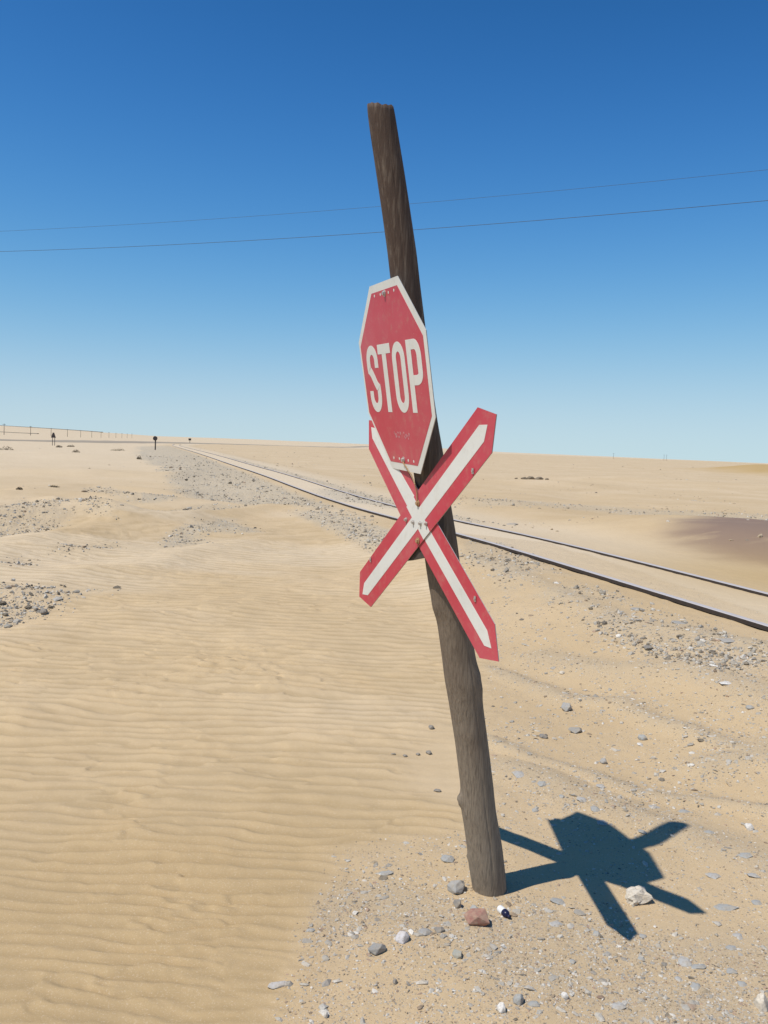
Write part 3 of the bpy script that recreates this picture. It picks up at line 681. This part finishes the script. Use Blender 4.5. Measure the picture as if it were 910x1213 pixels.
for i, (a, b_, w, h) in enumerate([(511, 861, 9, 7), (508, 891, 8, 7), (518, 936, 10, 5), (480, 895, 6, 4), (466, 893, 6, 3), (495, 893, 6, 4)]):
    stone(a, b_, w, h, DGREY, ('highest', 'second highest', 'lowest', 'second from left', 'leftmost', 'third from left')[i] + ' small dark chip on the smooth sand left of the post', 160 + i, 'chips on the smooth sand left of the post', flat=.8, sunk=.2)
stone(712, 1181, 11, 5, BROWN, 'dark red-brown chip near the bottom edge below the shadow', 150, GP)

# rubble heap and far scrub
rh = on_ground(632, 568)
for i, (dx, dy, s) in enumerate([(-.5, 0, .26), (-.1, .2, .34), (.35, .1, .3), (.7, -.1, .18), (-.95, -.1, .16), (.15, -.25, .22)]):
    me = rock_mesh(s * .8, s * .6, s * .42, 200 + i, (.12, .095, .07), n=12); x, y = rh.x + dx, rh.y + dy
    o = link('rock', me, MST); o.location = (x, y, hz(x, y) + s * .15)
    tag(o, ('dark rock second from the left end', 'largest dark rock', 'dark rock right of the largest', 'rightmost dark rock', 'leftmost small dark rock', 'dark rock in front of the others')[i] + ' in the small heap beyond the rails', 'rock', 'heap of dark rocks on the plain')
def shrub(px, py, w, h, label, seed):
    g = on_ground(px, py); k = g.y / F_PX; rnd = random.Random(seed)
    e = empty('dry_shrub', g); tag(e, label, 'shrub', 'low scrub on the plain at left')
    bm = bmesh.new()
    for i in range(170):
        a = rnd.uniform(0, 6.28); r = math.sqrt(rnd.random()) * w * k / 2; z = rnd.random() ** 1.3 * h * k * (1 - (r / (w * k / 2 + 1e-6)) ** 2 * .8)
        c = g + Vector((r * math.cos(a), r * math.sin(a) * .8, z)); s = .035 * k * 22 / 1 * rnd.uniform(.5, 1.1)
        d1 = Vector((rnd.gauss(0, 1), rnd.gauss(0, 1), rnd.gauss(0, 1))).normalized() * s; d2 = Vector((rnd.gauss(0, 1), rnd.gauss(0, 1), rnd.gauss(0, 1))).normalized() * s
        vs = [bm.verts.new(c + q) for q in (-d1, d2 * .5, d1, -d2 * .5)]; bm.faces.new(vs)
    solid('foliage', bm, MSCRUB, e)
    bm = bmesh.new()
    for i in range(7):
        a = rnd.uniform(0, 6.28); bm_cyl(bm, g + Vector((0, 0, -.03)), g + Vector((math.cos(a) * w * k * .3, math.sin(a) * w * k * .25, h * k * .6)), .012, .006, 5)
    solid('stem', bm, MPOLE, e)
shrub(8, 533, 16, 5, 'widest dark shrub mound at the left edge of the plain', 1)
shrub(70, 530, 8, 3, 'small dark shrub right under the triangular sign', 2)
shrub(84, 529.5, 9, 3, 'second small dark shrub right of the triangular sign', 3)
shrub(90, 536, 9, 4, 'small brown shrub a little nearer than the two by the triangular sign', 4)
shrub(140, 534, 18, 3.5, 'long low shrub mound left of the round sign', 5)
shrub(165, 544, 6, 5, 'small curved shrub below and left of the round sign', 6)
shrub(23, 580, 8, 4, 'tiny dark shrub on the sand above the left gravel mounds', 7)
shrub(106, 557, 7, 2.5, 'tiny dark shrub alone on the pale middle sand at left', 8)
shrub(64, 577, 13, 2.5, 'low brown shrub at the top of the left gravel mounds', 9)

# ------------------------------------------------------------------ railway
def track_pt(y, off):
    # centre line solved for x at given y
    bend = max(y - 120, 0) ** 2 * .0006
    x = (TC + bend + off - y * TN[1]) / TN[0]
    return x
ys = np.concatenate([np.arange(-8, 40, .5), np.arange(40, 175, 2.)])
tr = empty('railway_track', (track_pt(0, 0), 0, 0)); tag(tr, 'single line railway track half buried in pale sand running to the horizon', 'railway track')
HEAD = [(-.035, 0), (-.036, -.008), (-.034, -.034), (-.009, -.046), (-.009, -.115), (-.055, -.13), (-.055, -.14), (.055, -.14), (.055, -.13), (.009, -.115), (.009, -.046), (.034, -.034), (.036, -.008), (.035, 0), (.028, .004), (-.028, .004)]
for off in (-.565, .565):
    bm = bmesh.new(); rings = []; ph = []
    for y in ys:
        x = track_pt(y, off); z = float(railz(np.array([y]))[0])
        rings.append([bm.verts.new((x + a * TN[0], y + a * TN[1], z + b_)) for a, b_ in HEAD])
    for A, B in zip(rings, rings[1:]):
        for k in range(len(HEAD)): bm.faces.new((A[k], A[(k + 1) % len(HEAD)], B[(k + 1) % len(HEAD)], B[k]))
    bm.faces.new(rings[0]); bm.faces.new(rings[-1][::-1])
    ra = solid('rail', bm, None, tr)
    ra.data.materials.append(MRAILS); ra.data.materials.append(MRAILT)
    for p_ in ra.data.polygons:
        if p_.normal.z > .5 and abs(p_.center.z + 0) > -1:
            if min(ra.data.vertices[v].co.z for v in p_.vertices) > float(railz(np.array([p_.center.y]))[0]) - .02: p_.material_index = 1

# ------------------------------------------------------------------ the road far off
def strip(name, pts, w, m, label=None, lift=.06):
    bm = bmesh.new(); L = []
    for i, p_ in enumerate(pts):
        t = (pts[min(i + 1, len(pts) - 1)] - pts[max(i - 1, 0)]); t = Vector((-t.y, t.x, 0)).normalized() * w / 2
        row = []
        for s, dz in ((-1.25, -.4), (-1, lift), (0, lift + .05), (1, lift), (1.25, -.4)):
            q = Vector((p_.x, p_.y, 0)) + t * s; row.append(bm.verts.new((q.x, q.y, hz(p_.x, p_.y) + dz if abs(s) < 1.2 else hz(q.x, q.y) + dz)))
        L.append(row)
    for A, B in zip(L, L[1:]):
        for k in range(4): bm.faces.new((A[k], A[k + 1], B[k + 1], B[k]))
    o = solid(name, bm, m); tag(o, kind='structure')
    return o
ctl = [Vector((-190, 118, 0)), Vector((-120, 138, 0)), Vector((-76, 156, 0)), Vector((-64, 185, 0)), Vector((-62, 240, 0)), Vector((-58, 340, 0)), Vector((-45, 600, 0)), Vector((-20, 1200, 0))]
pts = []
for a, b_ in zip(ctl, ctl[1:]):
    for k in range(14): pts.append(a.lerp(b_, k / 14))
strip('road', pts, 13, MROAD, lift=.12)
def far_line(pxs, D, w, lift, name):
    pp = [PD(a, b_, D) for a, b_ in pxs]; out = []
    for a, b_ in zip(pp, pp[1:]):
        for k in range(8): out.append(a.lerp(b_, k / 8))
    return strip(name, [Vector((q.x, q.y, 0)) for q in out], w, MBANK, lift=lift)
MBANK = plain('dark_gravel_bank', (.21, .18, .145), .95, 0, .05, .4)
far_line([(-60, 505), (60, 508), (130, 510)], 1750, 10, 1.1, 'gravel_bank')
far_line([(-60, 513), (60, 515)], 820, 5, .5, 'gravel_bank')

# ------------------------------------------------------------------ leaning post with stop sign and cross
POST = [(-0.0648, 2.9273, 2.6811, 0.0438), (-0.048, 2.9346, 2.598, 0.0450), (-0.0269, 2.9437, 2.4963, 0.0460), (-0.001, 2.9551, 2.3675, 0.0466), (0.0245, 2.9667, 2.2368, 0.0476), (0.0416, 2.9761, 2.1307, 0.0479), (0.0691, 2.9904, 1.9694, 0.049), (0.0908, 3.0025, 1.8327, 0.0494), (0.1163, 3.0148, 1.6941, 0.0518), (0.1388, 3.0248, 1.5819, 0.055), (0.1715, 3.04, 1.4109, 0.0569), (0.1946, 3.0502, 1.2952, 0.0595), (0.2099, 3.058, 1.2074, 0.0597), (0.2276, 3.0659, 1.119, 0.0595), (0.2595, 3.0764, 1.0001, 0.0581), (0.2829, 3.0871, 0.8793, 0.0592), (0.2996, 3.0939, 0.8032, 0.0635), (0.3142, 3.1007, 0.7264, 0.0604), (0.3449, 3.1145, 0.5709, 0.0589), (0.3725, 3.1285, 0.4129, 0.0591), (0.3839, 3.1371, 0.3167, 0.0625), (0.3952, 3.1413, 0.2685, 0.0627), (0.412, 3.1485, 0.1875, 0.0643), (0.4282, 3.1572, 0.0892, 0.0652), (0.4431, 3.1646, 0.0067, 0.0623), (0.4602, 3.1734, -0.0932, 0.0644), (0.49, 3.19, -0.25, 0.065)]
base = Vector((.443, 3.165, 0)); base.z = hz(base.x, base.y)
sp_ = empty('level_crossing_sign', base)
tag(sp_, 'leaning wooden post carrying a red STOP sign above a red and white crossbuck', 'road sign')
Parr = np.array(POST)[::-1]
def build_post():
    nseg, nrow = 120, 210; zs = np.linspace(Parr[0, 2], Parr[-1, 2], nrow)
    cx = np.interp(zs, Parr[:, 2], Parr[:, 0]); cy = np.interp(zs, Parr[:, 2], Parr[:, 1]); rd = np.interp(zs, Parr[:, 2], Parr[:, 3])
    ker = np.array([1, 2, 3, 2, 1.]) / 9
    for arr in (rd, cx): arr[2:-2] = np.convolve(arr, ker, 'valid')
    V = []; knots = [(.355, math.pi * 1.03, .019, .020), (.14, math.pi * 1.06, .009, .011), (.80, -.15, .007, .05), (2.50, -1.0, .002, .02), (.62, -1.7, .004, .03), (1.06, math.pi * 1.1, .005, .03)]
    for i, z in enumerate(zs):
        top = max(0, (i - (nrow - 5)) / 4)
        for k in range(nseg):
            a = 2 * math.pi * k / nseg; r = rd[i]
            r *= 1 + .010 * mnoise.fractal(Vector((math.cos(a) * 1.2, math.sin(a) * 1.2, z * 1.2)), 1, 2, 3) + .0035 * mnoise.fractal(Vector((math.cos(a) * 9, math.sin(a) * 9, z * .5)), 1, 2, 3)
            # a few long drying cracks
            for ca_, z0, z1, dpt in ((-1.35, .02, .5, .010), (-1.0, .55, .95, .008), (-1.9, .25, .8, .007), (-.8, 1.3, 2.2, .008), (-2.2, 1.9, 2.6, .007), (-1.5, 2.0, 2.67, .006)):
                da = (a - ca_ - .12 * math.sin(z * 6 + ca_ * 5) + math.pi) % (2 * math.pi) - math.pi
                if abs(da) < .06 and z0 < z < z1: r -= .3 * dpt * (1 - abs(da) / .06) * math.sin(math.pi * (z - z0) / (z1 - z0)) ** .5
            for kz, ka, kh, ks in knots:
                da = (a - ka + math.pi) % (2 * math.pi) - math.pi
                q = ((z - kz) / ks) ** 2 + (da * r / ks) ** 2
                r += kh * math.exp(-q) - (kh * .75 * math.exp(-q * 9) if kh > .005 else 0)
            r *= 1 - .05 * top ** 3
            if i == nrow - 1: r *= 1 + .02 * mnoise.noise(Vector((math.cos(a) * 4, math.sin(a) * 4, 3)))
            V.append((cx[i] + r * math.cos(a) - base.x, cy[i] + r * math.sin(a) - base.y, z - base.z + (.005 * math.sin(a * 2 + 1) + .005 * mnoise.noise(Vector((math.cos(a) * 3, math.sin(a) * 3, 8)))) * top))
    Fq = [(i * nseg + k, i * nseg + (k + 1) % nseg, (i + 1) * nseg + (k + 1) % nseg, (i + 1) * nseg + k) for i in range(nrow - 1) for k in range(nseg)]
    me = mesh_np('post', V, Fq, True)
    o = link('post', me, MWOOD, sp_)
    bm = bmesh.new(); bm.from_mesh(me); bm.verts.ensure_lookup_table()
    ring = [bm.verts[(nrow - 1) * nseg + k] for k in range(nseg)]; c = bm.verts.new(sum((v.co for v in ring), Vector()) / nseg)
    for k in range(nseg): bm.faces.new((ring[k], ring[(k + 1) % nseg], c))
    bm.to_mesh(me); bm.free()
    return o
build_post()

O1 = Vector((0.12427510911950206, 2.9546017724673908, 1.3582675385403493))
M1 = Matrix([[0.43232418691356134, 0.9002850274958993, -0.050819943685878805], [-0.9016830219912854, 0.43112201895815855, -0.03318934500867099], [-0.007970273658506258, 0.06017203699517748, 0.9981562005526288]])
O2 = Vector((0.015095645396642966, 3.008216755931983, 1.8390126602039838))
M2 = Matrix([[0.348176078259923, 0.9240907328019013, -0.1575745413357913], [-0.9367827006007446, 0.33674381783141094, -0.09508823800818539], [-0.03480790689937781, 0.18072055417680236, 0.9829183541451008]])
def pl(O, M, u, v, n=0): return O + M.col[0] * u + M.col[2] * v - M.col[1] * n
def bow1(u, v): return 0
def plate(name, O, M, outline, n0, n1, m, parent, holes=(), bend=None):
    """flat plate: outline in the plate's own plane, faces at n0 (back) and n1 (front)"""
    bm = bmesh.new()
    f = [bm.verts.new(pl(O, M, u, v, n1 + (bend(u, v) if bend else 0))) for u, v in outline]
    bk = [bm.verts.new(pl(O, M, u, v, n0 + (bend(u, v) if bend else 0))) for u, v in outline]
    bm.faces.new(f); bm.faces.new(bk[::-1])
    for i in range(len(f)): bm.faces.new((f[i], bk[i], bk[(i + 1) % len(f)], f[(i + 1) % len(f)]))
    if len(outline) > 4: bmesh.ops.triangulate(bm, faces=[q for q in bm.faces if len(q.verts) > 4])
    return solid(name, bm, m, parent)
arm1 = [(0.3589, 0.3764), (0.4596, 0.3552), (0.4358, 0.2463), (-0.4088, -0.3581), (-0.5149, -0.3369), (-0.5054, -0.2392)]
st1 = [(0.3693, 0.3256), (0.4143, 0.3263), (0.3954, 0.2779), (-0.433, -0.3172), (-0.4825, -0.3219), (-0.4653, -0.2761)]
arm2 = [(-0.4163, 0.3416), (-0.328, 0.3374), (-0.1051, 0.1685), (-0.0175, 0.1015), (0.4462, -0.249), (0.468, -0.3542), (0.3639, -0.3688), (-0.0127, -0.0891), (-0.1577, 0.0095), (-0.4194, 0.2355)]
st2 = [(-0.3945, 0.3159), (-0.3359, 0.3101), (-0.1796, 0.1796), (-0.0109, 0.0554), (0.0706, -0.0294), (0.4078, -0.2766), (0.4297, -0.324), (0.3915, -0.3246), (0.0307, -0.0611), (-0.181, 0.109), (-0.3859, 0.2759)]
def rim(parent, O, M, outl, n0, n1, w=.0025):
    pass
a2 = plate('cross_arm', O1, M1, arm2, -.0065, -.0045, MALU, sp_)
plate('red_face', O1, M1, arm2, -.0044, -.0036, MRED, a2); plate('white_stripe', O1, M1, st2, -.0035, -.0028, MWHT, a2)
a1 = plate('cross_arm', O1, M1, arm1, -.0018, .0002, MALU, sp_)
plate('red_face', O1, M1, arm1, .0003, .0011, MRED, a1); plate('white_stripe', O1, M1, st1, .0012, .0019, MWHT, a1)
plate('white_stripe', O1, M1, [(-.0507, .0847), (.0055, .0390), (.0625, -.0209), (.0192, -.0518), (-.0364, -.0072), (-.1037, .0469)], .0012, .0016, MWHT, a1)
a1['label'] = 'upper right to lower left arm of the cross, in front'; a2['label'] = 'upper left to lower right arm of the cross, behind'
octo = [(0.1321, 0.3134), (0.312, 0.1324), (0.3144, -0.1293), (0.1402, -0.3166), (-0.1223, -0.315), (-0.3037, -0.1226), (-0.3177, 0.1329), (-0.1337, 0.3116)]
red = [(0.1212, 0.2864), (0.2868, 0.1177), (0.2883, -0.125), (0.1261, -0.2907), (-0.1245, -0.2908), (-0.2917, -0.1206), (-0.3007, 0.1171), (-0.122, 0.2862)]
sg = plate('stop_panel', O2, M2, octo, -.002, 0, MALU, sp_)
plate('white_border', O2, M2, octo, .0001, .0008, MWHT, sg)
plate('red_face', O2, M2, red, .0009, .0015, MRED, sg)
# letters as strokes
def ribbon(path, w, name='letter', cx=0, parent=None, closed=False):
    bm = bmesh.new(); n = len(path); L = []
    for i, (u, v) in enumerate(path):
        a = path[(i - 1) % n] if (closed or i > 0) else path[i]; b_ = path[(i + 1) % n] if (closed or i < n - 1) else path[i]
        t = Vector((b_[0] - a[0], b_[1] - a[1])).normalized(); nr = Vector((-t.y, t.x))
        ww = w(i / (n - 1), abs(t.x)) if callable(w) else w
        L.append([(u + nr.x * ww / 2, v + nr.y * ww / 2), (u - nr.x * ww / 2, v - nr.y * ww / 2)])
    R4 = []
    for a, b_ in L:
        R4.append([bm.verts.new(pl(O2, M2, a[0] + cx, a[1], .0022)), bm.verts.new(pl(O2, M2, b_[0] + cx, b_[1], .0022)), bm.verts.new(pl(O2, M2, b_[0] + cx, b_[1], .0016)), bm.verts.new(pl(O2, M2, a[0] + cx, a[1], .0016))])
    rg = range(n) if closed else range(n - 1)
    for i in rg:
        A, B = R4[i], R4[(i + 1) % n]
        for k in range(4): bm.faces.new((A[k], A[(k + 1) % 4], B[(k + 1) % 4], B[k]))
    if not closed: bm.faces.new(R4[0]); bm.faces.new(R4[-1][::-1])
    return bm
def arc(cx, cy, rx, ry, a0, a1, n=14): return [(cx + rx * math.cos(R(a0 + (a1 - a0) * i / n)), cy + ry * math.sin(R(a0 + (a1 - a0) * i / n))) for i in range(n + 1)]
wv = lambda t, tx: .036 - .004 * tx
CV = -.0015
Sp = [(.040, .038)] + arc(0, .062, .040, .039, 0, 180) + [(-.040, .042)] + [(-.040 + .080 * (k / 10), .030 - .060 * (3 * (k / 10) ** 2 - 2 * (k / 10) ** 3)) for k in range(0, 11)] + [(.040, -.042)] + arc(0, -.062, .040, .039, 0, -180) + [(-.040, -.042)]
Sp = [(a, b_ + CV) for a, b_ in Sp]
solid('letter', ribbon(Sp, wv, cx=-.193), MWHT, sg)['label'] = 'white letter S'
bm = bmesh.new()
def rect(u0, v0, u1, v1):
    vs = [[bm.verts.new(pl(O2, M2, u, v, q)) for u, v in ((u0, v0), (u1, v0), (u1, v1), (u0, v1))] for q in (.0016, .0022)]
    bm.faces.new(vs[0]); bm.faces.new(vs[1])
    for k in range(4): bm.faces.new((vs[0][k], vs[0][(k + 1) % 4], vs[1][(k + 1) % 4], vs[1][k]))
rect(-.126, .081, -.006, .114); rect(-.0875, -.117, -.0485, .0808)
solid('letter', bm, MWHT, sg)['label'] = 'white letter T'
Op = arc(0, .058, .0385, .040, 0, 180) + arc(0, -.062, .0385, .040, 180, 360)
solid('letter', ribbon(Op, wv, cx=.063, closed=True), MWHT, sg)['label'] = 'white letter O'
bm = ribbon([(-.020, .098), (.005, .098)] + arc(.006, .058, .0305 + .004, .040, 90, 0) + [(.0405, .014)] + arc(.006, .008, .0345, .020 + .002, 0, -90) + [(-.020, -.014)], wv, cx=.199)
rect(.1405, -.117, .1785, .114)
solid('letter', bm, MWHT, sg)['label'] = 'white letter P'
# faint worn maker's line under the word: unreadable smudge of small marks
bm = bmesh.new()
rnd = random.Random(5)
for k in range(13):
    if k in (6, 7): continue
    u = -.055 + k * .0115
    for s in range(3):
        du, dv = rnd.uniform(-.003, .003), rnd.uniform(-.010, .010)
        rect(u + du - .0016, -.194 + dv - .003, u + du + .0016, -.194 + dv + .003)
bmesh.ops.remove_doubles(bm, verts=bm.verts, dist=1e-6)
MSM = paint('worn_print', (.62, .33, .34))
solid('worn_print', bm, MSM, sg)['kind'] = 'stuff'
for u, v in [(-0.0926, 0.2756), (-0.0347, 0.2744), (0.0411, 0.2727), (0.0917, 0.2741), (-0.0868, -0.2764), (-0.0338, -0.2761), (0.0478, -0.2777), (0.0965, -0.278)]:
    bm = bmesh.new(); bm_cyl(bm, pl(O2, M2, u, v, .0016), pl(O2, M2, u, v, .0021), .0048, n=8); solid('rivet', bm, MWHT, sg)
for v in (.274, -.278):
    bm = bmesh.new(); bm_cyl(bm, pl(O2, M2, .006, v, .0016), pl(O2, M2, .006, v, .0036), .011, n=16); bm_cyl(bm, pl(O2, M2, .006, v, .0036), pl(O2, M2, .006, v, .010), .0075, .0065, n=6)
    solid('bolt', bm, MBOLT, sg)
def bolt(u, v, r=.006, par=sp_, m=MBOLT, n0=.002):
    bm = bmesh.new(); bm_cyl(bm, pl(O1, M1, u, v, n0), pl(O1, M1, u, v, n0 + .0022), r * 1.25, n=16); bm_cyl(bm, pl(O1, M1, u, v, n0 + .0022), pl(O1, M1, u, v, n0 + .008), r * .9, r * .75, n=6)
    return solid('bolt', bm, m, par)
for u, v in [(-0.1047, 0.0028), (-0.0513, -0.0008), (0.0005, 0.0001), (0.0419, 0.003)]: bolt(u, v)
for u, v in [(-0.0167, 0.066), (-0.0185, -0.060)]:
    o = bolt(u, v, .009, m=MRUST, n0=.002)
for (u, v), nn in (((-0.4007, -0.177), .002), ((0.3359, 0.1898), .002), ((0.341, -0.1932), -.0028)):
    bm = bmesh.new(); bm_box(bm, pl(O1, M1, u, v, nn + .0015), .010, .002, .017, mat3=M1); bm_cyl(bm, pl(O1, M1, u, v, nn + .003), pl(O1, M1, u, v, nn + .005), .0035, n=8)
    solid('clip', bm, MBOLT, sp_)
# mounting board and stand-off brackets behind the plates
plate('mounting_board', O1, M1, [(-.12, -.143), (.02, -.110), (.10, -.09), (.10, .10), (-.055, .10)], -.030, -.008, MDARK, sp_)
for v in (.18, -.18):
    bm = bmesh.new(); bm_box(bm, pl(O2, M2, .0, v, -.022), .10, .038, .03, mat3=M2); solid('bracket', bm, MDARK, sp_)
# rusty tie wire below the stop plate
W0 = [pl(O2, M2, .006, -.279, .004), pl(O2, M2, .016, -.288, .008), pl(O2, M2, .03, -.30, .006), pl(O2, M2, .045, -.315, .004), pl(O2, M2, .055, -.325, .0), pl(O1, M1, -.02, .13, .012), pl(O1, M1, -.017, .10, .006), pl(O1, M1, -.0167, .07, .006)]
bm = bmesh.new(); bm_tube(bm, W0, .0022, 6); solid('tie_wire', bm, MRUST, sp_)

# ------------------------------------------------------------------ little bottle on the sand
b0 = on_ground(592, 1080); b1 = on_ground(603.5, 1090); L = .066
ax = (b1 - b0).normalized(); c0 = (b0 + b1) / 2 + Vector((0, 0, .0115)) - ax * L / 2
bt = empty('small_bottle', c0); tag(bt, 'tiny white and navy bottle lying on the sand right of the red-brown rock', 'bottle')
def lathe(prof, m, name):
    q = ax.to_track_quat('Z', 'Y'); bm = bmesh.new(); rings = []
    for z, r in prof: rings.append([bm.verts.new(c0 + q @ Vector((r * math.cos(2 * math.pi * k / 20), r * math.sin(2 * math.pi * k / 20), z))) for k in range(20)])
    for A, B in zip(rings, rings[1:]):
        for k in range(20): bm.faces.new((A[k], A[(k + 1) % 20], B[(k + 1) % 20], B[k]))
    bm.faces.new(rings[0]); bm.faces.new(rings[-1]); return solid(name, bm, m, bt, smooth=True)
lathe([(0, .009), (.001, .0125), (.004, .0132), (.030, .0132), (.0305, .0128)], MWPL, 'body')
lathe([(.0306, .0128), (.032, .0136), (.044, .0130), (.050, .010), (.054, .0062)], MNAVY, 'shoulder')
lathe([(.0541, .0058), (.063, .0052), (.066, .004)], MNAVY, 'nozzle')

# ------------------------------------------------------------------ distant signs
def place_far(px, py, D):
    p_ = PD(px, py, D); return Vector((p_.x, p_.y, hz(p_.x, p_.y)))
g0 = on_ground(184, 533); D = g0.y; hh = PD(184, 519.3, D).z; k = D / F_PX; print('round sign at', D)
e = empty('round_sign', g0); tag(e, 'round dark sign on a single post left of the railway in the distance', 'road sign')
bm = bmesh.new(); bm_cyl(bm, g0 - Vector((0, 0, .3)), (g0.x, g0.y, hh + .2), .07, n=8); solid('post', bm, MPOLE, e)
bm = bmesh.new(); bm_cyl(bm, (g0.x, g0.y - .10, hh), (g0.x, g0.y - .13, hh), 2.7 * k, n=12); solid('sign_plate', bm, MSIGNB, e)
g0 = on_ground(63.5, 528); zt = PD(63.5, 512.5, g0.y).z; zb = PD(63.5, 518.5, g0.y).z; print('triangle at', g0.y)
e = empty('triangular_sign', g0); tag(e, 'dark triangular warning sign on two thin posts at far left', 'road sign')
for dx in (-.14, .14):
    bm = bmesh.new(); bm_cyl(bm, g0 + Vector((dx, 0, -.3)), (g0.x + dx, g0.y, zb + .1), .035, n=6); solid('post', bm, MPOLE, e)
bm = bmesh.new(); w = 2.9 * g0.y / F_PX
vs = [[bm.verts.new((g0.x + a, g0.y - q, z)) for a, z in ((-w, zb), (w, zb), (.09, zt), (-.09, zt))] for q in (.06, .09)]
bm.faces.new(vs[0]); bm.faces.new(vs[1])
for i in range(4): bm.faces.new((vs[0][i], vs[0][(i + 1) % 4], vs[1][(i + 1) % 4], vs[1][i]))
solid('sign_plate', bm, MSIGNB, e)
g0 = place_far(225, 524, 270); zt = PD(225, 520.5, 270).z
e = empty('small_far_sign', g0); tag(e, 'tiny square sign right of the round one, beyond the bend of the line', 'road sign')
bm = bmesh.new(); bm_cyl(bm, g0 - Vector((0, 0, .3)), (g0.x, g0.y, zt + .2), .08, n=6); solid('post', bm, MPOLE, e)
bm = bmesh.new(); bm_box(bm, (g0.x, g0.y - .12, zt), .8, .05, .6); solid('sign_plate', bm, MSIGNB, e)

# ------------------------------------------------------------------ line of telegraph poles at far left
def make_pole(h, w):
    e = empty('telegraph_pole', (0, 0, 0))
    bm = bmesh.new(); bm_cyl(bm, (0, 0, -.4), (0, 0, h), w, w * .7, 8); solid('pole', bm, MPOLE, e)
    bm = bmesh.new(); bm_box(bm, (0, 0, h - .35), 1.3, .1, .1); solid('crossarm', bm, MPOLE, e)
    return e
proto = make_pole(4.3, .12)
order = ['leftmost', 'second', 'third', 'fourth', 'fifth', 'sixth', 'seventh', 'eighth', 'ninth', 'tenth', 'eleventh', 'twelfth']
POLEP = []
for i in range(12):
    x = 250 - 1 / (.00408 + .0006 * i); Dd = 50 * (6.8 + i)
    q = place_far(x, 517, Dd)
    o = proto
    if i:
        o = proto.copy(); COL.objects.link(o)
        for ch in proto.children:
            c = ch.copy(); COL.objects.link(c); c.parent = o
    o.location = q; POLEP.append(q)
    tag(o, 'telegraph pole on the far left plain, %s of the row%s' % (order[i], ' counted from the left' if i else ''), 'pole', 'telegraph poles receding over the left plain')
for i, (x, Dd, hgt, lab) in enumerate([(726.6, 700, 5.4, 'tiny pole alone on the skyline at right, left of the close pair'), (786.5, 760, 6.6, 'left pole of the close pair on the skyline at right'), (789.5, 760, 6.6, 'right pole of the close pair on the skyline at right')]):
    q = place_far(x, 545, Dd); e = empty('skyline_pole', q)
    bm = bmesh.new(); bm_cyl(bm, q - Vector((0, 0, .4)), q + Vector((0, 0, hgt * .8)), .10, .08, 8); solid('pole', bm, MPOLE, e)
    bm = bmesh.new(); bm_box(bm, q + Vector((0, 0, hgt * .8 - .3)), 1.4, .1, .1); solid('crossarm', bm, MPOLE, e)
    tag(e, lab, 'pole', 'poles on the right skyline')

# ------------------------------------------------------------------ overhead wires
def wire(a, b_, z, r, sag, label):
    A = P(*a, z=z); B = P(*b_, z=z); dr = (B - A); A2 = A - dr * .35; B2 = B + dr * .35
    bm = bmesh.new(); pts = []
    for k in range(61):
        t = k / 60; p_ = A2.lerp(B2, t); p_.z = z - sag * (1 - (2 * t - 1) ** 2) + sag * (1 - (1 / 1.7) ** 2)
        pts.append(p_)
    bm_tube(bm, pts, r, 6)
    o = solid('overhead_wire', bm, MWIRE, origin=A2); tag(o, label, 'wire', 'overhead wires crossing the sky')
wire((0, 298), (910, 237.5), 8.0, .0065, .5, 'lower and darker overhead wire across the blue sky')
wire((0, 274), (910, 201), 9.2, .0042, .5, 'upper and fainter overhead wire across the blue sky')
